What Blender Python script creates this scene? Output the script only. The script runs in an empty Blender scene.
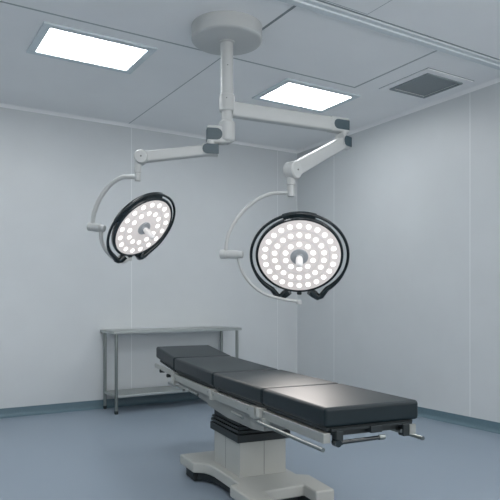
import bpy, bmesh, math
from mathutils import Vector, Matrix

S = bpy.context.scene
COL = S.collection
YAW = math.radians(31.5)
FPX, HZ, CAMH = 600.0, 300.0, 1.22
# ---------------------------------------------------------------- camera
cd = bpy.data.cameras.new('camera'); cam = bpy.data.objects.new('camera', cd); COL.objects.link(cam)
cd.sensor_width = 36; cd.lens = 36 * FPX / 500; cd.shift_y = (HZ - 250) / 500
cd.clip_start = 0.05; cd.clip_end = 100
cam.location = (0, 0, CAMH); cam.rotation_euler = (math.pi / 2, 0, -YAW)
S.camera = cam
# ---------------------------------------------------------------- world, exposure, lamps and added fill
w = bpy.data.worlds.new('world'); S.world = w; w.use_nodes = True
w.node_tree.nodes['Background'].inputs[0].default_value = (1.0, 0.99, 0.985, 1)
w.node_tree.nodes['Background'].inputs[1].default_value = 2.9
S.view_settings.view_transform = 'Standard'; S.view_settings.look = 'None'
S.view_settings.gamma = 1; S.view_settings.use_curve_mapping = False
S.view_settings.exposure = 0.17
PANEL_EMIT = 14.0          # ceiling light panels
LED_EMIT = 2.0            # led lenses of the surgical lamps
SPOT_W = 34.0              # beam of each surgical lamp

# world fill light enters through an added window band behind the camera; the portal only guides sampling there
pl = bpy.data.lights.new('fill portal', 'AREA'); pl.shape = 'RECTANGLE'; pl.size = 5.6; pl.size_y = 2.2; pl.cycles.is_portal = True
po = bpy.data.objects.new('fill_portal', pl); COL.objects.link(po); po.location = (1.56, -1.65, 2.0); po.rotation_euler = (math.pi / 2, 0, 0)

FW = Vector((math.sin(YAW), math.cos(YAW), 0)); RT = Vector((math.cos(YAW), -math.sin(YAW), 0)); UP = Vector((0, 0, 1))
def at(x, y, d):
    """world point seen at photo position (x, y), d metres ahead of the camera"""
    return Vector((0, 0, CAMH)) + FW * d + RT * (d * (x - 250) / FPX) + UP * (d * (HZ - y) / FPX)

# ---------------------------------------------------------------- materials
def mat(name, col, rough=0.5, metal=0.0, spec=0.5, noise=None, bump=None, emit=None, coat=0.0, aniso=None):
    m = bpy.data.materials.new(name); m.use_nodes = True
    nt = m.node_tree; b = nt.nodes['Principled BSDF']
    b.inputs['Base Color'].default_value = (*col, 1); b.inputs['Roughness'].default_value = rough
    b.inputs['Metallic'].default_value = metal; b.inputs['Specular IOR Level'].default_value = spec
    b.inputs['Coat Weight'].default_value = coat
    tc = nt.nodes.new('ShaderNodeTexCoord')
    if noise:
        sc, amt, stretch = noise
        mp = nt.nodes.new('ShaderNodeMapping'); mp.inputs['Scale'].default_value = stretch
        nt.links.new(tc.outputs['Object'], mp.inputs[0])
        n = nt.nodes.new('ShaderNodeTexNoise'); n.inputs['Scale'].default_value = sc; n.inputs['Detail'].default_value = 3
        nt.links.new(mp.outputs[0], n.inputs['Vector'])
        r = nt.nodes.new('ShaderNodeValToRGB')
        r.color_ramp.elements[0].position = 0.3; r.color_ramp.elements[1].position = 0.7
        r.color_ramp.elements[0].color = (*[c * (1 - amt) for c in col], 1)
        r.color_ramp.elements[1].color = (*[min(1, c * (1 + amt)) for c in col], 1)
        nt.links.new(n.outputs['Fac'], r.inputs[0]); nt.links.new(r.outputs[0], b.inputs['Base Color'])
    if bump:
        n = nt.nodes.new('ShaderNodeTexNoise'); n.inputs['Scale'].default_value = bump[0]; n.inputs['Detail'].default_value = 2
        nt.links.new(tc.outputs['Object'], n.inputs['Vector'])
        bp = nt.nodes.new('ShaderNodeBump'); bp.inputs['Strength'].default_value = bump[1]; bp.inputs['Distance'].default_value = 0.002
        nt.links.new(n.outputs['Fac'], bp.inputs['Height']); nt.links.new(bp.outputs[0], b.inputs['Normal'])
    if emit:
        b.inputs['Emission Color'].default_value = (*emit[0], 1); b.inputs['Emission Strength'].default_value = emit[1]
    return m
M = dict(
    wall=mat('painted wall panel', (0.575, 0.605, 0.62), 0.42, noise=(3, 0.015, (1, 1, 1))),
    seam=mat('wall seam sealant', (0.72, 0.75, 0.76), 0.5),
    ceiling=mat('ceiling panel', (0.87, 0.88, 0.885), 0.6, noise=(2, 0.015, (1, 1, 1))),
    joint=mat('ceiling joint', (0.38, 0.42, 0.43), 0.7),
    slot=mat('ceiling slot', (0.26, 0.30, 0.31), 0.7),
    trim=mat('ceiling trim', (0.66, 0.71, 0.73), 0.5),
    floor=mat('blue vinyl floor', (0.245, 0.30, 0.36), 0.40, noise=(160, 0.22, (1, 1, 1)), bump=(90, 0.12)),
    base=mat('blue coved skirting', (0.10, 0.165, 0.20), 0.45, noise=(160, 0.15, (1, 1, 1))),
    enamel=mat('white enamel', (0.49, 0.505, 0.50), 0.42, coat=0.0, noise=(4, 0.01, (1, 1, 1))),
    cap=mat('slate blue plastic cover', (0.036, 0.066, 0.082), 0.4, noise=(8, 0.03, (1, 1, 1))),
    seamdark=mat('dark grey gap', (0.10, 0.11, 0.11), 0.7),
    black=mat('black glossy plastic', (0.012, 0.019, 0.022), 0.22, coat=0.2, noise=(8, 0.05, (1, 1, 1))),
    rubber=mat('black rubber', (0.010, 0.016, 0.018), 0.55, noise=(20, 0.1, (1, 1, 1))),
    vinyl=mat('charcoal vinyl upholstery', (0.004, 0.012, 0.016), 0.44, spec=0.38, noise=(6, 0.05, (1, 1, 1)), bump=(260, 0.05)),
    steel=mat('brushed stainless steel', (0.27, 0.295, 0.285), 0.30, metal=1.0, noise=(14, 0.03, (1, 8, 8))),
    rail=mat('satin aluminium rail', (0.42, 0.43, 0.405), 0.36, metal=0.6, noise=(10, 0.04, (1, 6, 6))),
    housing=mat('light grey painted housing', (0.44, 0.45, 0.425), 0.42, noise=(5, 0.02, (1, 1, 1))),
    underframe=mat('grey painted frame', (0.27, 0.28, 0.265), 0.42, noise=(5, 0.02, (1, 1, 1))),
    steel_top=mat('bright stainless sheet', (0.42, 0.45, 0.44), 0.32, metal=0.9, noise=(6, 0.02, (1, 4, 4))),
    lens=mat('lamp face lens', (0.46, 0.44, 0.435), 0.35, emit=((1.0, 0.93, 0.905), 0.37), noise=(5, 0.01, (1, 1, 1))),
    ring=mat('grey lens ring', (0.30, 0.32, 0.34), 0.35, emit=((0.9, 0.95, 1.0), 0.06), noise=(5, 0.01, (1, 1, 1))),
    groove=mat('pale grey groove', (0.44, 0.43, 0.43), 0.4, emit=((1.0, 0.94, 0.93), 0.30)),
    led=mat('led lens', (1, 1, 1), 0.3, emit=((1.0, 0.965, 0.95), LED_EMIT)),
    grip=mat('white lamp grip', (0.80, 0.78, 0.77), 0.35, emit=((1.0, 0.95, 0.93), 0.12)),
    diffuser=mat('lit diffuser panel', (0.9, 0.92, 0.95), 0.4, emit=((0.97, 0.985, 1.0), PANEL_EMIT)),
    frame=mat('light panel frame', (0.66, 0.73, 0.76), 0.45, noise=(6, 0.02, (1, 1, 1))),
    grille=mat('perforated grille', (0.33, 0.37, 0.38), 0.6),
)
# perforated grille: dark holes by a voronoi pattern
nt = M['grille'].node_tree; v = nt.nodes.new('ShaderNodeTexVoronoi'); v.inputs['Scale'].default_value = 70; v.inputs['Randomness'].default_value = 0
tc = nt.nodes.new('ShaderNodeTexCoord'); nt.links.new(tc.outputs['Object'], v.inputs['Vector'])
r = nt.nodes.new('ShaderNodeValToRGB'); r.color_ramp.elements[0].position = 0.3; r.color_ramp.elements[1].position = 0.36
r.color_ramp.elements[0].color = (0.03, 0.035, 0.04, 1); r.color_ramp.elements[1].color = (0.24, 0.27, 0.28, 1)
nt.links.new(v.outputs['Distance'], r.inputs[0]); nt.links.new(r.outputs[0], nt.nodes['Principled BSDF'].inputs['Base Color'])

# ---------------------------------------------------------------- mesh helpers
def link(name, bm, m, parent=None, smooth=True, origin=None, bevel=None, seg=2):
    """one mesh object; vertices are given in the parent's space (or, with origin, in world space around it)"""
    bmesh.ops.recalc_face_normals(bm, faces=bm.faces[:])
    if origin is not None: bmesh.ops.translate(bm, verts=bm.verts[:], vec=-Vector(origin))
    me = bpy.data.meshes.new(name); bm.to_mesh(me); bm.free()
    me.materials.append(M[m]) if isinstance(m, str) else [me.materials.append(M[k]) for k in m]
    o = bpy.data.objects.new(name, me); COL.objects.link(o)
    if parent: o.parent = parent
    elif origin is not None: o.location = origin
    if smooth:
        for p in me.polygons: p.use_smooth = True
        me.set_sharp_from_angle(angle=math.radians(35))
    if bevel:
        b = o.modifiers.new('bevel', 'BEVEL'); b.width = bevel; b.segments = seg; b.limit_method = 'ANGLE'; b.angle_limit = math.radians(30)
        if smooth: b.harden_normals = True
    return o
def box(bm, a, b):
    x0, y0, z0 = a; x1, y1, z1 = b
    return hexa(bm, [(x0, y0, z0), (x1, y0, z0), (x1, y1, z0), (x0, y1, z0), (x0, y0, z1), (x1, y0, z1), (x1, y1, z1), (x0, y1, z1)])
def hexa(bm, c):
    v = [bm.verts.new(p) for p in c]
    for f in ((0, 3, 2, 1), (4, 5, 6, 7), (0, 1, 5, 4), (1, 2, 6, 5), (2, 3, 7, 6), (3, 0, 4, 7)): bm.faces.new([v[i] for i in f])
def prism(bm, poly, f0, f1):
    """poly: 2-D points; f0/f1 map them to the two end faces"""
    a = [bm.verts.new(f0(p)) for p in poly]; b = [bm.verts.new(f1(p)) for p in poly]
    bm.faces.new(a); bm.faces.new(b[::-1]); n = len(poly)
    for i in range(n): bm.faces.new((a[i], b[i], b[(i + 1) % n], a[(i + 1) % n]))
def frame_of(t):
    t = t.normalized(); a = UP if abs(t.z) < 0.95 else Vector((1, 0, 0))
    s = t.cross(a).normalized(); return s, s.cross(t).normalized()
def tube(bm, pts, r, seg=20, cap=True):
    pts = [Vector(p) for p in pts]; rs = r if isinstance(r, (list, tuple)) else [r] * len(pts); rings = []; s = None
    for i, p in enumerate(pts):
        t = (pts[min(i + 1, len(pts) - 1)] - pts[max(i - 1, 0)]).normalized()
        if s is None: s, u = frame_of(t)
        s = (s - t * s.dot(t)).normalized(); u = s.cross(t).normalized()
        rings.append([bm.verts.new(p + (s * math.cos(a) + u * math.sin(a)) * rs[i]) for a in [2 * math.pi * k / seg for k in range(seg)]])
    for A, B in zip(rings, rings[1:]):
        for k in range(seg): bm.faces.new((A[k], A[(k + 1) % seg], B[(k + 1) % seg], B[k]))
    if cap: bm.faces.new(rings[0]); bm.faces.new(rings[-1][::-1])
def lathe(bm, base, axis, prof, seg=40, closed=False):
    """prof: (radius, distance along axis); radius 0 closes the shape"""
    base = Vector(base); axis = Vector(axis).normalized(); s, u = frame_of(axis); rings = []
    for r, h in prof:
        if r < 1e-6: rings.append([bm.verts.new(base + axis * h)])
        else: rings.append([bm.verts.new(base + axis * h + (s * math.cos(2 * math.pi * k / seg) + u * math.sin(2 * math.pi * k / seg)) * r) for k in range(seg)])
    pairs = list(zip(rings, rings[1:]))
    if closed: pairs.append((rings[-1], rings[0]))
    for A, B in pairs:
        for k in range(seg):
            j = (k + 1) % seg
            if len(A) == 1: bm.faces.new((A[0], B[j], B[k]))
            elif len(B) == 1: bm.faces.new((A[k], A[j], B[0]))
            else: bm.faces.new((A[k], A[j], B[j], B[k]))
def spline(pts, n=10):
    pts = [Vector(p) for p in pts]; out = []; P = [pts[0] * 2 - pts[1]] + pts + [pts[-1] * 2 - pts[-2]]
    for i in range(1, len(P) - 2):
        a, b, c, d = P[i - 1:i + 3]
        for k in range(n):
            t = k / n; out.append(0.5 * ((2 * b) + (c - a) * t + (2 * a - 5 * b + 4 * c - d) * t * t + (3 * b - a - 3 * c + d) * t ** 3))
    out.append(pts[-1]); return out
def beam(bm, p, q, w0, h0, w1=None, h1=None, upv=UP, n=10, corner=0.35):
    """bar of rounded rectangular section from p to q"""
    p, q = Vector(p), Vector(q); t = (q - p).normalized(); s = t.cross(upv).normalized(); u = s.cross(t).normalized()
    w1 = w1 or w0; h1 = h1 or h0; R = []
    for c, w_, h_ in ((p, w0, h0), (q, w1, h1)):
        r = corner * min(w_, h_); ring = []
        for (sx, sy, a0) in ((1, 1, 0), (-1, 1, 90), (-1, -1, 180), (1, -1, 270)):
            for k in range(5):
                a = math.radians(a0 + 22.5 * k)
                ring.append(bm.verts.new(c + s * (sx * (w_ / 2 - r) + r * math.cos(a)) + u * (sy * (h_ / 2 - r) + r * math.sin(a))))
        R.append(ring)
    n = len(R[0]); bm.faces.new(R[0]); bm.faces.new(R[1][::-1])
    for k in range(n): bm.faces.new((R[0][k], R[0][(k + 1) % n], R[1][(k + 1) % n], R[1][k]))
def empty(name, loc, label, cat, group=None, rz=0):
    o = bpy.data.objects.new(name, None); COL.objects.link(o); o.location = loc; o.rotation_euler.z = rz
    o.empty_display_size = 0.1; o['label'] = label; o['category'] = cat
    if group: o['group'] = group
    return o
def struct(o): o['kind'] = 'structure'; return o
def new(): return bmesh.new()

# ---------------------------------------------------------------- room shell
XL, XR, YF, YB, ZC = -1.7, 4.826, -1.6, 6.648, 3.25
bm = new(); box(bm, (XL - .1, YF - .1, -.1), (XR + .1, YB + .1, 0)); struct(link('floor', bm, 'floor', smooth=False))
bm = new(); box(bm, (XL - .1, YF - .1, ZC), (XR + .1, YB + .1, ZC + .1)); struct(link('ceiling', bm, 'ceiling', smooth=False))
def wall(name, a, b, seams):
    bm = new(); box(bm, a, b); nf = len(bm.faces)
    for s in seams: box(bm, *s)
    o = link(name, bm, ['wall', 'seam'], smooth=False)
    for i, p in enumerate(o.data.polygons): p.material_index = 0 if i < nf else 1
    return struct(o)
wall('wall_back', (XL - .1, YB, 0), (XR + .1, YB + .1, ZC), [((x - .004, YB - .0012, .09), (x + .004, YB + .01, ZC)) for x in (-1.66, -.62, .42, 2.463, 4.505)] )
wall('wall_right', (XR, YF - .1, 0), (XR + .1, YB, ZC), [((XR - .0012, y - .004, .09), (XR + .01, y + .004, ZC)) for y in (5.861, 3.82, 1.78, -.26)] + [((XR - .006, YB - .006, .09), (XR + .01, YB, ZC))])
wall('wall_left', (XL - .1, YF - .1, 0), (XL, YB, ZC), [((XL - .01, y - .004, .09), (XL + .0012, y + .004, ZC)) for y in (4.6, 2.56, .52)])
bm = new(); X0, X1, Z0, Z1 = -1.24, 4.36, .9, 3.1
for a, b in (((XL, 0), (XR, Z0)), ((XL, Z1), (XR, ZC)), ((XL, Z0), (X0, Z1)), ((X1, Z0), (XR, Z1))): box(bm, (a[0], YF - .1, a[1]), (b[0], YF, b[1]))
struct(link('wall_front', bm, 'wall', smooth=False))
bm = new()
for a, b in (((X0, Z0), (X1, Z0 + .05)), ((X0, Z1 - .05), (X1, Z1)), ((X0, Z0), (X0 + .05, Z1)), ((X1 - .05, Z0), (X1, Z1)), ((.62, Z0), (.67, Z1)), ((2.48, Z0), (2.53, Z1))): box(bm, (a[0], YF - .08, a[1]), (b[0], YF - .02, b[1]))
struct(link('added_window_1', bm, 'frame', smooth=False))  # frame of an unseen window, added to let fill light in
# coved blue skirting
def skirting(name, p, q, nrm):
    p, q, nrm = Vector(p), Vector(q), Vector(nrm); bm = new()
    poly = [(0, .095), (.004, .095), (.005, .04), (.009, .022), (.020, .009), (.038, .0015), (.038, 0), (0, 0)]
    prism(bm, poly, lambda c: p + nrm * c[0] + UP * c[1], lambda c: q + nrm * c[0] + UP * c[1]); struct(link(name, bm, 'base'))
skirting('baseboard_back', (XL, YB, 0), (XR, YB, 0), (0, -1, 0)); skirting('baseboard_right', (XR, YF, 0), (XR, YB, 0), (-1, 0, 0))
skirting('baseboard_left', (XL, YF, 0), (XL, YB, 0), (1, 0, 0)); skirting('baseboard_front', (XL, YF, 0), (XR, YF, 0), (0, 1, 0))
# wall-ceiling cove bead
bm = new(); tri = [(0, 0), (-.035, 0), (-.014, -.012), (0, -.032)]
prism(bm, tri, lambda c: Vector((XL, YB + c[0], ZC + c[1])), lambda c: Vector((XR, YB + c[0], ZC + c[1]))); struct(link('trim_1', bm, 'ceiling'))
bm = new(); prism(bm, tri, lambda c: Vector((XR + c[0], YF, ZC + c[1])), lambda c: Vector((XR + c[0], YB, ZC + c[1]))); struct(link('trim_2', bm, 'ceiling'))
# stepped field of ceiling panels: bay X<3.83, 3.34<Y<4.355 sits a little lower than the border
def strip(name, a, b, m='joint', z0=.0015, z1=0): bm = new(); box(bm, (a[0], a[1], ZC - z0), (b[0], b[1], ZC - z1)); return struct(link(name, bm, m, smooth=False))
bm = new(); box(bm, (XL, 3.34, ZC - .004), (2.414, 4.348, ZC)); box(bm, (2.426, 3.34, ZC - .004), (3.83, 4.348, ZC)); struct(link('trim_3', bm, 'ceiling', bevel=.0015, smooth=False))
strip('trim_4', (XL, 4.350), (3.83, 4.372))
strip('trim_5', (3.832, 3.34), (3.856, 4.372))
strip('trim_6', (2.414, 4.362), (2.424, YB - .03), z0=.001)
bm = new(); box(bm, (2.414, 3.34, ZC - .0045), (2.436, 4.348, ZC)); struct(link('trim_7', bm, 'slot', smooth=False))
# lowered ceiling rail crossing the room
bm = new(); prism(bm, [(3.225, 0), (3.225, -.018), (3.262, -.018), (3.266, -.030), (3.318, -.030), (3.330, -.018), (3.340, 0)], lambda c: Vector((XL, c[0], ZC + c[1])), lambda c: Vector((XR, c[0], ZC + c[1])))
struct(link('trim_8', bm, 'trim', smooth=False))
strip('trim_9', (2.436, 3.213), (XR, 3.225), 'slot', z0=.004)
strip('trim_10', (3.8, 3.342), (XR, 3.352), z0=.002)
# ceiling hatch
hx = empty('access_hatch', (2.66, 2.92, ZC), 'square ceiling access hatch outlined by thin gaps, past the lowered ceiling rail', 'hatch')
bm = new(); box(bm, (-.28, -.28, -.002), (.28, .28, 0)); link('gap', bm, 'joint', hx, smooth=False)
bm = new(); box(bm, (-.27, -.27, -.005), (.27, .27, -.002)); link('panel', bm, 'ceiling', hx, smooth=False)

# ---------------------------------------------------------------- ceiling light panels
def ceiling_light(cx, cy, label):
    t = empty('ceiling_light', (cx, cy, ZC), label, 'ceiling light', 'recessed ceiling light panels')
    hx_, hy, fw = .382, .248, .062
    bm = new()
    for s, h in (((-hx_ - fw, -hy - fw), (hx_ + fw, -hy)), ((-hx_ - fw, hy), (hx_ + fw, hy + fw)), ((-hx_ - fw, -hy), (-hx_, hy)), ((hx_, -hy), (hx_ + fw, hy))):
        box(bm, (s[0], s[1], -.016), (h[0], h[1], 0))
    link('frame', bm, 'frame', t, bevel=.003, smooth=False)
    bm = new(); box(bm, (-hx_, -hy, -.008), (hx_, hy, -.002)); link('diffuser', bm, 'diffuser', t, smooth=False)
    return t
l1 = ceiling_light(1.445, 4.815, 'lit rectangular ceiling light panel at upper left, in front of the back wall')
l2 = ceiling_light(3.60, 4.805, 'lit rectangular ceiling light panel above the long lamp arm, right of the ceiling pole')
for x, y, lab in ((-.71, 4.8, 'unseen lit ceiling panel added as fill nearest the left wall, level with the pole'), (-.71, 1.6, 'unseen lit ceiling panel added as fill nearest the left wall, in the row above the camera'), (1.445, 1.6, 'unseen lit ceiling panel added as fill in the row above the camera, second from the left wall'), (3.60, 1.6, 'unseen lit ceiling panel added as fill in the row above the camera, nearest the right wall')):
    r = l1.copy(); COL.objects.link(r); r.location = (x, y, ZC); r['label'] = lab  # panel copies added out of view to fill the room with light
    for ch in l1.children:
        c = ch.copy(); COL.objects.link(c); c.parent = r

# ---------------------------------------------------------------- ceiling air vent
strip('trim_11', (4.37 - .308, 3.96 - .308), (4.37 + .308, 3.96 + .308), 'slot', z0=.001)
vt = empty('air_vent', (4.37, 3.96, ZC), 'square perforated air vent in the ceiling beside the right wall', 'vent')
bm = new(); f = .30; g = .215
for s, h in (((-f, -f), (f, -g)), ((-f, g), (f, f)), ((-f, -g), (-g, g)), ((g, -g), (f, g))): box(bm, (s[0], s[1], -.010), (h[0], h[1], 0))
link('frame', bm, 'ceiling', vt, bevel=.002, smooth=False)
bm = new(); f = .235; g = .215
for s, h in (((-f, -f), (f, -g)), ((-f, g), (f, f)), ((-f, -g), (-g, g)), ((g, -g), (f, g))): box(bm, (s[0], s[1], -.022), (h[0], h[1], -.010))
link('inner_rim_shaded', bm, 'slot', vt, smooth=False)  # dark colour stands in for the shade on the vent's inner rim
bm = new(); box(bm, (-.215, -.215, -.006), (.215, .215, -.001)); link('grille', bm, 'grille', vt, smooth=False)

# ---------------------------------------------------------------- ceiling mount and pole
PX, PY = 2.184, 3.892
mt = empty('ceiling_mount', (PX, PY, ZC), 'round white ceiling canopy with vertical pole carrying both surgical lamps', 'ceiling mount')
bm = new(); lathe(bm, (0, 0, -.115), (0, 0, 1), [(0, 0), (.245, 0), (.256, .004), (.262, .012), (.262, .112), (0, .112)], 72); link('canopy', bm, 'enamel', mt)
bm = new(); lathe(bm, (0, 0, -.124), (0, 0, 1), [(0, 0), (.056, 0), (.059, .004), (.059, .009), (0, .009)], 40); link('flange', bm, 'enamel', mt)
bm = new(); lathe(bm, (0, 0, -.510), (0, 0, 1), [(0, 0), (.047, 0), (.047, .39), (0, .39)], 40); link('pole', bm, 'enamel', mt)
bm = new(); lathe(bm, (0, 0, -.705), (0, 0, 1), [(0, 0), (.041, 0), (.041, .08), (0, .08)], 40); link('lower_pole', bm, 'enamel', mt)
for z in (-.30, -.545):
    bm = new(); c = -FW * (.047 if z > -.5 else .0565) + UP * z + RT * (.008 if z > -.5 else 0); lathe(bm, c, -FW, [(0, -.002), (.004, -.002), (.004, .001), (0, .001)], 12); link('screw', bm, 'seamdark', mt)

# ---------------------------------------------------------------- surgical lamps
def lamp_head(root, C, n, R, rings, tubeR, back):
    """dish lamp: centre of the face C, facing n; returns plane axes"""
    O = Vector(root.location); n = n.normalized(); u = (UP - n * UP.dot(n)).normalized(); u = Matrix.Rotation(math.radians(rings['roll']), 3, n) @ u; s = u.cross(n).normalized()   # s to the right seen from the front
    if s.dot(RT) < 0: s = -s
    P = lambda x, y, z=0: C + s * x + u * y + n * z - O
    def disc(bm, x, y, z, prof, seg): 
        rr = []
        for r_, h in prof:
            if r_ < 1e-6: rr.append([bm.verts.new(P(x, y, z + h))])
            else: rr.append([bm.verts.new(P(x + r_ * math.cos(2 * math.pi * k / seg), y + r_ * math.sin(2 * math.pi * k / seg), z + h)) for k in range(seg)])
        for A, B in zip(rr, rr[1:]):
            for k in range(seg):
                j = (k + 1) % seg
                if len(A) == 1: bm.faces.new((A[0], B[j], B[k]))
                elif len(B) == 1: bm.faces.new((A[k], A[j], B[0]))
                else: bm.faces.new((A[k], A[j], B[j], B[k]))
    k_ = R / .30
    bm = new(); disc(bm, 0, 0, 0, [(0, -.075 * k_), (.14 * k_, -.074 * k_), (.24 * k_, -.062 * k_), (R + .004, -.040 * k_), (R + .011, -.028), (R + .016, -.014), (R + .016, 0), (R + .009, .007), (R - .002, .006), (R - .004, -.004), (0, -.004)], 96)
    head = link('lamp_head', bm, 'black', root)
    def sub(name, bm, m): return link(name, bm, m, head)
    bm = new(); disc(bm, 0, 0, 0, [(R - .003, -.003), (R - .004, .003), (R * .97, .0045), (0, .0045)], 96); sub('face_plate', bm, 'lens')
    bm = new()
    for g in rings['grooves']: disc(bm, 0, 0, 0, [(R * g - .004, .0045), (R * g - .004, .0062), (R * g + .004, .0062), (R * g + .004, .0045)], 96)
    sub('face_groove', bm, 'groove')
    for r_, n_, ph in rings['leds']:
        for i in range(n_):
            a = math.pi / 2 + ph + 2 * math.pi * i / n_; bm = new()
            lr = rings['ledr']
            disc(bm, R * r_ * math.cos(a), R * r_ * math.sin(a), 0, [(lr, .004), (lr, .0065), (lr * .8, .0085), (0, .0095)], 24); sub('led', bm, 'led')
    bm = new(); disc(bm, 0, 0, 0, [(R * .215, .004), (R * .215, .010), (R * .20, .013), (R * .10, .013), (R * .09, .020), (0, .020)], 48); sub('hub_ring', bm, 'ring')
    # sterile handle grip, drooping a little from the hub
    bm = new(); g0 = P(0, 0, .015); gl = rings['grip']; tip = P(0, 0, gl)
    tube(bm, [g0 + (tip - g0) * t for t in (0, .12, .3, .75, .92, 1)], [.020 * k_, .024 * k_, .026 * k_, .025 * k_, .022 * k_, .013 * k_], 24); sub('handle_grip', bm, 'grip')
    # open ring handle around the dish, bent inward at its two lower ends
    Rr = tubeR; A0 = math.radians(-58); pts = []
    L = [P(-.078 * k_, -(R + .014), -.012), P(-.112 * k_, -(R + .044), -.012), P(-.140 * k_, -(R + rings['wd']), -.012), P(-.165 * k_, -(R + rings['wd'] - .007), -.012)]
    Rg = [P(-p_[0], p_[1], -.012) for p_ in ((-.078 * k_, -(R + .014)), (-.112 * k_, -(R + .044)), (-.140 * k_, -(R + rings['wd'])), (-.165 * k_, -(R + rings['wd'] - .007)))]
    n_ = 64; arc = [P(Rr * math.cos(a), Rr * math.sin(a) - .012 * k_, -.012) for a in [math.radians(234) - i / n_ * math.radians(288) for i in range(n_ + 1)]]
    path = L + arc + Rg[::-1]; m_ = len(path); rad = []
    for i in range(m_):
        e = min(i, m_ - 1 - i); rad.append((.030, .031, .028, .023)[e] if e < 4 else max(.0108, .021 - .0012 * (e - 3)))
    bm = new(); tube(bm, path, [r_ * (.55 + .45 * k_) for r_ in rad], 14); sub('ring_handle', bm, 'black')
    # bridge joining the dish rim to the ring handle over the top
    bm = new(); N = 30; prev = None; a0, a1 = math.radians(rings['bridge'][0]), math.radians(rings['bridge'][1])
    for i in range(N + 1):
        a = a0 + (a1 - a0) * i / N; c_, s_ = math.cos(a), math.sin(a); e = 1 - abs(2 * i / N - 1); wo = Rr if e > 0 else Rr
        cur = [bm.verts.new(P(c_ * q, s_ * q, z)) for q, z in ((R + .006, -.002), (wo, -.006), (wo, -.026), (R + .006, -.040))]
        if prev:
            for k in range(4): bm.faces.new((prev[k], cur[k], cur[(k + 1) % 4], prev[(k + 1) % 4]))
        else: bm.faces.new(cur)
        prev = cur
    bm.faces.new(prev[::-1]); sub('rim_bridge', bm, 'black')
    # pivot block at the bottom of the dish
    bm = new(); c = P(0, -(R + .030), -.022); beam(bm, P(0, -(R + .004), -.022), P(0, -(R + .045), -.022), .036, .032, upv=n); sub('pivot_block', bm, 'rubber')
    # the beam of the lamp
    ld = bpy.data.lights.new('surgical beam', 'SPOT'); ld.energy = SPOT_W * rings['pw']; ld.spot_size = math.radians(75); ld.spot_blend = 1.0; ld.shadow_soft_size = R * .8
    ld.color = (1.0, 0.93, 0.88)
    lo = bpy.data.objects.new('surgical_beam', ld); COL.objects.link(lo); lo.parent = head
    lo.location = P(0, 0, .16); lo.rotation_mode = 'QUATERNION'; lo.rotation_quaternion = (-n).to_track_quat('Z', 'Y')
    return P, O

def dcover(bm, c, ax, up, nrm, x0, x1, hh, th, round_at):
    """D-shaped cover plate; round_at 0 rounds the x0 end, 1 the x1 end"""
    poly = []; N = 12
    if round_at == 0:
        poly = [(x1, -hh), (x1, hh)] + [(x0 + hh - hh * math.sin(math.pi * k / N), hh * math.cos(math.pi * k / N)) for k in range(N + 1)]
    else:
        poly = [(x0, hh), (x0, -hh)] + [(x1 - hh + hh * math.sin(math.pi * k / N), -hh * math.cos(math.pi * k / N)) for k in range(N + 1)]
    prism(bm, poly, lambda q: c + ax * q[0] + up * q[1], lambda q: c + ax * q[0] + up * q[1] + nrm * th)

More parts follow.
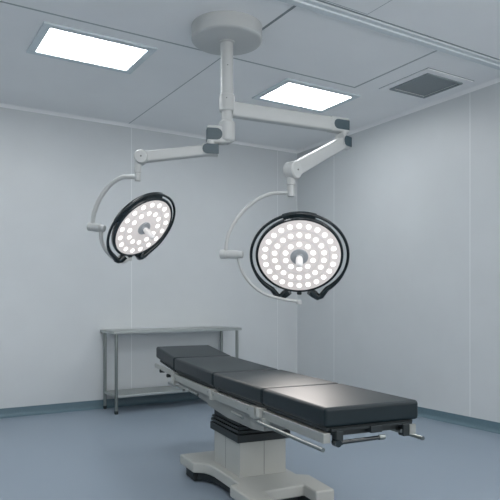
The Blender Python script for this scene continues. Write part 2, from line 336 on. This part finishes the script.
def surgical_light(kind):
    R_ = kind == 'right'
    pole = Vector((PX, PY, 0)); zc = 2.682 if R_ else 2.468
    root = empty('surgical_light', (PX, PY, zc), 'large round surgical lamp with three rings of lit leds over the operating table' if R_ else
                 'smaller tilted surgical lamp with two rings of lit leds at the left', 'surgical lamp', 'surgical lamps on the ceiling pole')
    O = Vector(root.location); L = lambda p: Vector(p) - O
    def part(name, bm, m, **k): return link(name, bm, m, root, **k)
    if R_:
        bm = new(); lathe(bm, (0, 0, -.062), UP, [(0, 0), (.052, 0), (.057, .006), (.057, .117), (.050, .124), (0, .124)], 40); lathe(bm, (0, 0, -.068), UP, [(0, 0), (.046, 0), (.046, .01), (0, .01)], 40); hub = part('hub', bm, 'enamel')
        zA = 2.640; A = at(231, 109, 4.47); A.z = zA; B = at(346.5, 126, 4.93); B.z = zA + .004
        pivot_px, pd = (343.5, 142), 4.90
    else:
        bm = new(); lathe(bm, (0, 0, -.088), UP, [(0, 0), (.022, .0), (.056, .022), (.060, .03), (.060, .155), (.048, .170), (0, .170)], 40); hub = part('hub', bm, 'enamel')
        zA = 2.440; A = at(229, 133, 4.46); A.z = zA; B = at(207, 133, 4.43); B.z = zA
        pivot_px, pd = (211, 150), 4.41
    ax = (B - A).normalized(); nr = ax.cross(UP).normalized()
    if nr.dot(FW) > 0: nr = -nr
    hA = .112 if R_ else .122; wA = .075
    bm = new(); beam(bm, L(A), L(B), wA, hA, upv=UP, corner=.22)
    ext = part('extension_arm', bm, 'enamel')
    Lb = (B - A).length; cl = .145 if R_ else .108; c0 = L(B) - ax * .002
    bm = new(); dcover(bm, c0 + nr * (wA / 2 - .002), ax, UP, nr, -cl, .003, hA * .36, .007, 0); dcover(bm, c0 - nr * (wA / 2 - .002), ax, UP, -nr, -cl, .003, hA * .36, .007, 0)
    prism(bm, [(-wA / 2 - .003, -hA * .36), (wA / 2 + .003, -hA * .36), (wA / 2 + .003, hA * .36), (-wA / 2 - .003, hA * .36)], lambda q: c0 + nr * q[0] + UP * q[1] , lambda q: c0 + ax * .006 + nr * q[0] + UP * q[1])
    link('side_cover', bm, 'cap', ext, bevel=.002)
    # raised lip around the cover
    bm = new(); beam(bm, L(B) - ax * (cl + .022), L(B) - ax * .0, wA + .008, hA + .010, upv=UP, corner=.25); link('end_housing', bm, 'enamel', ext)
    # spring arm
    Pv = at(*pivot_px, pd)
    W = at(292.5, 170.5, 4.36) if R_ else at(141, 157.5, 4.33)
    sa = (W - Pv).normalized(); side = sa.cross(UP).normalized()
    if side.dot(FW) > 0: side = -side
    ha = Vector((sa.x, sa.y, 0)).normalized()
    su = side.cross(sa).normalized(); su = su if su.z > 0 else -su
    hs = .092 if R_ else .078
    bm = new(); beam(bm, L(Pv) - sa * .03, L(W), .072, hs, .072, hs * 1.1 if R_ else hs * 1.02, upv=UP, corner=.22); spr = part('spring_arm', bm, 'enamel')
    # pivot housing under the extension arm, its cover, and the vertical pin
    bm = new(); beam(bm, L(Pv) + ha * .062, L(Pv) - ha * .05, .086, .112 if R_ else .092, upv=UP, corner=.42); hs_ = part('pivot_housing', bm, 'enamel')
    cp = L(Pv); bm = new()
    for q in (1, -1): dcover(bm, cp + side * q * .041, -ha, UP, side * q, -.056 if R_ else -.066, .053, .040 if R_ else .036, .007, 0)
    link('side_cover', bm, 'cap', hs_, bevel=.002)
    bm = new(); lathe(bm, L(Vector((Pv.x, Pv.y, Pv.z + .03))), UP, [(0, 0), (.026, 0), (.026, zA - hA / 2 - Pv.z - .02), (0, zA - hA / 2 - Pv.z - .02)], 32); link('pin', bm, 'enamel', hs_)
    # wrist: round knuckle and vertical shaft
    kr = .064 if R_ else .050
    bm = new(); lathe(bm, L(W) - side * .046, side, [(0, 0), (kr * .86, 0), (kr, .010), (kr, .082), (kr * .86, .092), (kr * .3, .096), (0, .096)], 48)
    kn = part('wrist', bm, 'enamel')
    bm = new(); lathe(bm, L(W) + side * .049, side, [(0, 0), (.006, 0), (.006, .004), (0, .004)], 12); link('screw', bm, 'seamdark', kn)
    if R_: T = at(291, 172, 4.36); Bt = at(291, 196.5, 4.36)
    else: T = at(137.8, 163, 4.33); Bt = at(137.8, 181, 4.33)
    Tt = Vector((Bt.x, Bt.y, T.z)); h = T.z - Bt.z; sr = .030 if R_ else .025
    bm = new(); lathe(bm, L(Bt), UP, [(0, 0), (sr * .8, 0), (sr * .88, .003), (sr * .88, h * .45), (0, h * .45)], 32); lathe(bm, L(Bt), UP, [(0, h * .47), (sr, h * .47), (sr, h + .04), (0, h + .04)], 32)
    part('swivel_shaft', bm, 'enamel')
    bm = new(); lathe(bm, L(Bt), UP, [(0, h * .44), (sr * .8, h * .44), (sr * .8, h * .48), (0, h * .48)], 32); part('shaft_gap', bm, 'seamdark')
    # lamp head
    if R_:
        C = at(299.3, 256.4, 4.30); ray = (C - Vector((0, 0, CAMH))).normalized(); rt = ray.cross(UP).normalized(); up_ = rt.cross(ray).normalized()
        a = math.radians(32); n = -ray * math.cos(a) - up_ * math.sin(a); R = .298
        rings = dict(leds=[(.84, 24, 0), (.60, 18, 0), (.345, 10, 0)], grooves=(.725, .475), ledr=.0175, grip=.125, bridge=(70, 110), pw=1.0, roll=0, wd=.068)
        tubeR = .348
    else:
        C = at(143.6, 227.8, 4.33); ray = (C - Vector((0, 0, CAMH))).normalized(); rt = ray.cross(UP).normalized(); up_ = rt.cross(ray).normalized()
        n = -ray * .58 + rt * .576 - up_ * .576; R = .243
        rings = dict(leds=[(.83, 17, .05), (.53, 12, .05)], grooves=(.68,), ledr=.0165, grip=.125, bridge=(75, 165), pw=.7, roll=13, wd=.046)
        tubeR = .289
    P, _ = lamp_head(root, C, n, R, rings, tubeR, .06)
    # yoke: upper tube, elbow, lower tube
    piv = P(0, -(R + .044), -.022)
    if R_:
        up_pts = [at(291, 192.5, 4.36), at(281, 192.8, 4.36), at(270, 194, 4.36), at(255, 201, 4.36), at(240, 215, 4.36), at(230, 231, 4.36), at(226.5, 243, 4.36), at(226, 252, 4.36)]
        e0, e1 = at(220.5, 254, 4.38), at(243, 254.6, 4.34); em = at(238, 255, 4.36)
        lo_pts = [em - O, at(239, 262, 4.37) - O, at(243, 273, 4.38) - O, at(252, 285, 4.40) - O, at(265, 294, 4.42) - O, at(282, 299, 4.44) - O, at(299, 301.5, 4.45) - O]
        er, tr, tr2 = .034, .0135, .0110
    else:
        up_pts = [at(137.8, 177, 4.33), at(130, 176.8, 4.34), at(121, 177.8, 4.36), at(110, 185, 4.38), at(100, 198, 4.40), at(94.5, 212, 4.42), at(93, 220, 4.43), at(93, 226, 4.43)]
        e0, e1 = at(88.5, 226.5, 4.44), at(105, 228.5, 4.40); em = at(101.5, 228.5, 4.42)
        lo_pts = [em - O, at(101, 236, 4.42) - O, at(103, 245, 4.43) - O, at(109, 254, 4.44) - O, at(117, 259.5, 4.45) - O, at(124, 261.5, 4.45) - O, piv + Vector((0, 0, -.004))]
        er, tr, tr2 = .031, .0165, .0145
    bm = new(); tube(bm, spline([L(p) for p in up_pts], 8), tr, 16); part('upper_yoke', bm, 'enamel')
    d = e1 - e0; ln = d.length
    bm = new(); lathe(bm, L(e0), d, [(0, 0), (er * .85, 0), (er, .004), (er, ln * .26), (er * .92, ln * .28), (er * .92, ln * .30), (er, ln * .32) if not R_ else (er * .9, ln * .32), (er if not R_ else er * .9, ln * .72), (er * .78, ln * .78), (er * .78, ln - .004), (er * .6, ln), (0, ln)], 36)
    el = part('elbow', bm, 'enamel')
    if R_:
        tri_c = at(236.5, 255, 4.36 - .0285); bm = new(); prism(bm, [(-.004, -.006), (.005, -.006), (.005, .007), (.002, .007)], lambda q: L(tri_c) + RT * q[0] + UP * q[1], lambda q: L(tri_c) + RT * q[0] + UP * q[1] + FW * .006); link('mark', bm, 'seamdark', el, smooth=False)
    bm = new(); tube(bm, spline(lo_pts, 8), tr2, 16); part('lower_yoke', bm, 'enamel')
    bm = new(); q = lo_pts[-1]; lathe(bm, q - UP * .022, UP, [(0, 0), (.018, 0), (.020, .003), (.020, .030), (.014, .034), (0, .034)], 24); part('yoke_pivot', bm, 'enamel')
    return root
surgical_light('right'); surgical_light('left')

# ---------------------------------------------------------------- stainless steel side table against the back wall
sx0, sx1, sy0, sy1 = 2.085, 3.665, 6.165, 6.632
st = empty('steel_table', ((sx0 + sx1) / 2, (sy0 + sy1) / 2, 0), 'long stainless steel side table with a lower shelf, standing against the back wall', 'table')
W2, D2 = (sx1 - sx0) / 2, (sy1 - sy0) / 2; ZT = .888
bm = new(); box(bm, (-W2, -D2, ZT - .030), (W2, D2, ZT)); link('tabletop', bm, 'steel_top', st, bevel=.004)
bm = new(); box(bm, (-W2 + .035, -D2 + .03, .172), (W2 - .035, D2 - .03, .200)); link('shelf', bm, 'steel_top', st, bevel=.004)
leg0 = foot0 = None
for sx in (-1, 1):
    for sy in (-1, 1):
        x, y = sx * (W2 - .045), sy * (D2 - .042)
        if leg0 is None:
            bm = new(); lathe(bm, (0, 0, .03), UP, [(0, 0), (.018, 0), (.018, ZT - .06), (0, ZT - .06)], 28); leg0 = lg = link('leg', bm, 'steel', st)
            bm = new(); lathe(bm, (0, 0, 0), UP, [(0, 0), (.017, 0), (.020, .004), (.020, .034), (0, .034)], 24); foot0 = link('rubber_foot', bm, 'rubber', lg)
        else:
            lg = leg0.copy(); COL.objects.link(lg); lg.parent = st; ft = foot0.copy(); COL.objects.link(ft); ft.parent = lg
        lg.location = (x, y, 0)

# ---------------------------------------------------------------- operating table
# local frame: x along the table towards the head end, y across it (towards the left side of the photo negative), z up
uL, uD = -.41, .912
Uv = (RT * uL + FW * uD).normalized(); ang = math.atan2(Uv.y, Uv.x)
N0 = RT * .323 + FW * 2.57; N0.z = 0
# y axis of the frame is +90 deg from x: that is towards photo-left, so "across" v becomes y = -v
ot = empty('operating_table', N0 + Uv * 1.3 + Uv.cross(UP) * .245, 'operating table with charcoal segmented mattress on a grey column and wide base', 'operating table', rz=ang)
def T(u, v, z): return (u - 1.3, .245 - v, z)
def tpart(name, bm, m, parent=ot, **k): return link(name, bm, m, parent, **k)
def tbox(bm, a, b): 
    p, q = T(*a), T(*b); box(bm, (min(p[0], q[0]), min(p[1], q[1]), min(p[2], q[2])), (max(p[0], q[0]), max(p[1], q[1]), max(p[2], q[2])))
def cushion(u0, z0t, z0b, u1, z1t, z1b, v0=0, v1=.49, v0b=0, v1b=.49, crown=.004):
    """padded section from u0 to u1 with soft edges and a slightly crowned top"""
    bm = new(); nu, nv = 8, 6; top = []
    hexa(bm, [T(u0, v0, z0b), T(u1, v0b, z1b), T(u1, v1b, z1b), T(u0, v1, z0b), T(u0, v0, z0t), T(u1, v0b, z1t), T(u1, v1b, z1t), T(u0, v1, z0t)])
    return bm
secs = [(.000, .757, .668, .631, .757, .668), (.641, .757, .668, 1.362, .757, .668), (1.374, .758, .668, 2.200, .777, .682), (2.212, .779, .686, 2.72, .830, .734)]
for i, s in enumerate(secs):
    bm = cushion(*s, v0=0, v1=(.505, .49, .48, .48)[i], v0b=.0, v1b=.49 - (.015 if i > 1 else 0))
    mobj = tpart('mattress_section', bm, 'vinyl', bevel=.017, seg=4)
    mobj['label'] = ['leg section of the charcoal mattress at the near end', 'seat section of the charcoal mattress', 'long back section of the charcoal mattress', 'raised head section of the charcoal mattress'][i]
# black base boards under the sections
for a, b, z0, z1 in ((.012, .628, .655, .655), (.645, 1.36, .655, .655), (1.378, 2.19, .655, .668), (2.215, 2.64, .668, .708)):
    bm = new(); hexa(bm, [T(a, .012, z0), T(b, .012, z1), T(b, .475, z1), T(a, .475, z0), T(a, .012, z0 + .0125), T(b, .012, z1 + .0125), T(b, .475, z1 + .0125), T(a, .475, z0 + .0125)])
    tpart('base_board', bm, 'rubber')
def side_rail(u0, u1, z0a, z0b, h, v, t=.014, name='side_rail', slot=False):
    bm = new(); a, b = v, v + t
    hexa(bm, [T(u0, a, z0a), T(u1, a, z0b), T(u1, b, z0b), T(u0, b, z0a), T(u0, a, z0a + h), T(u1, a, z0b + h), T(u1, b, z0b + h), T(u0, b, z0a + h)])
    o = tpart(name, bm, 'rail', bevel=.002)
    return o
for s in (0, 1):
    V = (lambda v, t=0: v) if s == 0 else (lambda v, t=0: .49 - v - t)
    r1 = side_rail(.010, .625, .601, .599, .044, V(-.004, .036), .036)            # leg plate
    r2 = side_rail(.765, 1.355, .595, .596, .048, V(-.010, .014))
    r3 = side_rail(1.395, 2.165, .602, .613, .048, V(-.010, .014))
    r4 = side_rail(2.19, 2.74, .638, .652, .034, V(-.006, .014))
    for o, us, z in ((r1, (.60,), .63), (r2, (.80, 1.33), .622), (r3, (1.43, 2.13), .628)):
        for q in us:
            bm = new(); y = -1 if s == 0 else 1; base = Vector(T(q, V(-.010) if o is not r1 else V(-.004), z)); lathe(bm, base, (0, 1 if s == 0 else -1, 0), [(0, -.002), (.006, -.002), (.006, .002), (0, .003)], 14); link('screw', bm, 'steel', o)
    # brackets tying the rails to the frame
    for u0, u1, z0, z1, m in ((.700, .762, .585, .648, 'rail'), (.645, .680, .600, .650, 'housing'), (1.360, 1.392, .585, .652, 'housing'), (2.168, 2.235, .585, .660, 'housing')):
        bm = new(); tbox(bm, (u0, V(-.016, .05), z0), (u1, V(-.016, .05) + .05, z1)); tpart('rail_bracket', bm, m, bevel=.003)
    # thin round accessory rail below the leg plate
    bm = new(); vv = .49 - (-.026) if s else -.026
    vv = V(-.022); tube(bm, [T(-.018, vv, .583), T(.64, vv, .580)], .0095, 18); rod = tpart('accessory_rod', bm, 'steel')
    for q in (.58,):
        bm = new(); tbox(bm, (q, min(vv, V(.02)), .576), (q + .03, max(vv, V(.02)), .606)); link('rod_holder', bm, 'rail', rod)
    # slim pull bars lower on the frame
    for u0, u1, z in ((1.62, 1.80, .583), (1.92, 2.30, .572), (.86, 1.02, .562)):
        bm = new(); tube(bm, [T(u0, V(-.012), z), T(u1, V(-.012), z + .004)], .009, 14); tpart('lever', bm, 'steel')
    for q in (2.36, 2.56):
        bm = new(); lathe(bm, T(q, V(.0), .625 if q < 2.5 else .640), (0, 1 if s == 0 else -1, 0), [(0, -.03), (.013, -.03), (.015, -.026), (.015, .008), (.011, .012), (0, .012)], 20); tpart('knob', bm, 'rubber')
# grey main frame below the cushions
bm = new(); prof = [(.700, .598), (.700, .512), (.86, .494), (1.22, .492), (1.56, .512), (1.60, .530), (1.76, .540), (1.82, .560), (2.34, .575), (2.34, .592), (2.2, .606), (1.3, .606)]
prism(bm, prof, lambda c: Vector(T(c[0], .042, c[1])), lambda c: Vector(T(c[0], .448, c[1]))); tpart('table_frame', bm, 'underframe', bevel=.006)
bm = new(); tbox(bm, (.03, .06, .625), (2.30, .43, .655)); tpart('under_frame', bm, 'rubber')
bm = new(); tbox(bm, (.72, .055, .600), (2.28, .435, .630)); tpart('upper_frame', bm, 'housing', bevel=.004)
# near end cross bars and brackets
bm = new(); tbox(bm, (-.004, .03, .652), (.014, .46, .664)); tpart('end_bar', bm, 'rubber')
for v0, u0, z0 in ((.048, -.012, .592), (.405, -.012, .600)):
    bm = new(); tbox(bm, (u0, v0, z0), (.028, v0 + .036, .656)); tpart('end_bracket', bm, 'rubber', bevel=.004)
bm = new(); tbox(bm, (-.016, .225, .632), (.03, .285, .662)); tpart('end_bracket', bm, 'rubber', bevel=.003)
bm = new(); tube(bm, [T(-.004, .052, .603), T(-.004, .275, .606)], .0095, 16); lathe(bm, T(-.02, .054, .603), (1, 0, 0), [(0, 0), (.016, 0), (.016, .034), (0, .034)], 20); hb = tpart('end_handle', bm, 'black')
bm = new(); tube(bm, [T(-.004, .275, .606), T(-.004, .305, .6065)], .0115, 16); link('handle_tip', bm, 'steel', hb)
bm = new(); tube(bm, [T(-.004, .400, .624), T(.42, .400, .624)], .009, 16); tpart('support_rod', bm, 'steel')
# bellows and column
bm = new(); cu0, cu1, cv0, cv1 = 1.155, 1.594, .097, .413
for g, z0, z1 in ((.022, .350, .398), (.006, .398, .406), (.018, .406, .424), (.004, .424, .431), (.012, .431, .446), (.0, .446, .500)): tbox(bm, (cu0 - g, cv0 - g, z0), (cu1 + g, cv1 + g, z1))
tpart('bellows', bm, 'rubber', bevel=.004)
bm = new(); tbox(bm, (cu0, cv0, .130), (cu1, cv1, .352)); cobj = tpart('column', bm, 'housing', bevel=.004)
bm = new(); um = cu0 + (cu1 - cu0) * .53; vm = cv0 + (cv1 - cv0) * .52
tbox(bm, (um - .0015, cv0 - .0006, .137), (um + .0015, cv1 + .0006, .350)); tbox(bm, (cu0 - .0006, vm - .0015, .137), (cu1 + .0006, vm + .0015, .350)); link('panel_gap', bm, 'seamdark', cobj, smooth=False)
# base: cross foot at the head side, narrower body, two toes at the near side
out = [(1.850, -.066), (1.593, -.056), (1.545, .004), (1.50, .024), (1.44, .036), (1.065, .046), (1.045, -.016), (.730, -.010), (.730, .122), (.862, .122), (.872, .385), (.730, .385), (.730, .508), (1.045, .520), (1.09, .455), (1.44, .455), (1.50, .468), (1.545, .488), (1.593, .546), (1.850, .556)]
bm = new(); prism(bm, out, lambda c: Vector(T(c[0], c[1], .066)), lambda c: Vector(T(c[0], c[1], .135))); bobj = tpart('base', bm, 'housing', bevel=.012, seg=3)
inn = [(1.79, -.02), (1.60, -.02), (1.55, .03), (1.44, .062), (1.09, .07), (.76, .03), (.76, .10), (.89, .15), (.90, .36), (.76, .41), (.76, .48), (1.09, .43), (1.44, .43), (1.55, .46), (1.60, .51), (1.79, .51)]
bm = new(); prism(bm, inn, lambda c: Vector(T(c[0], c[1], .018)), lambda c: Vector(T(c[0], c[1], .070))); link('skirt', bm, 'rubber', bobj)
for u_, v_ in ((1.70, .0), (1.70, .49), (.80, .055), (.80, .445)):
    bm = new(); tbox(bm, (u_ - .085, v_ - .042, 0), (u_ + .085, v_ + .042, .068)); link('caster_cover', bm, 'rubber', bobj, bevel=.010, seg=3)
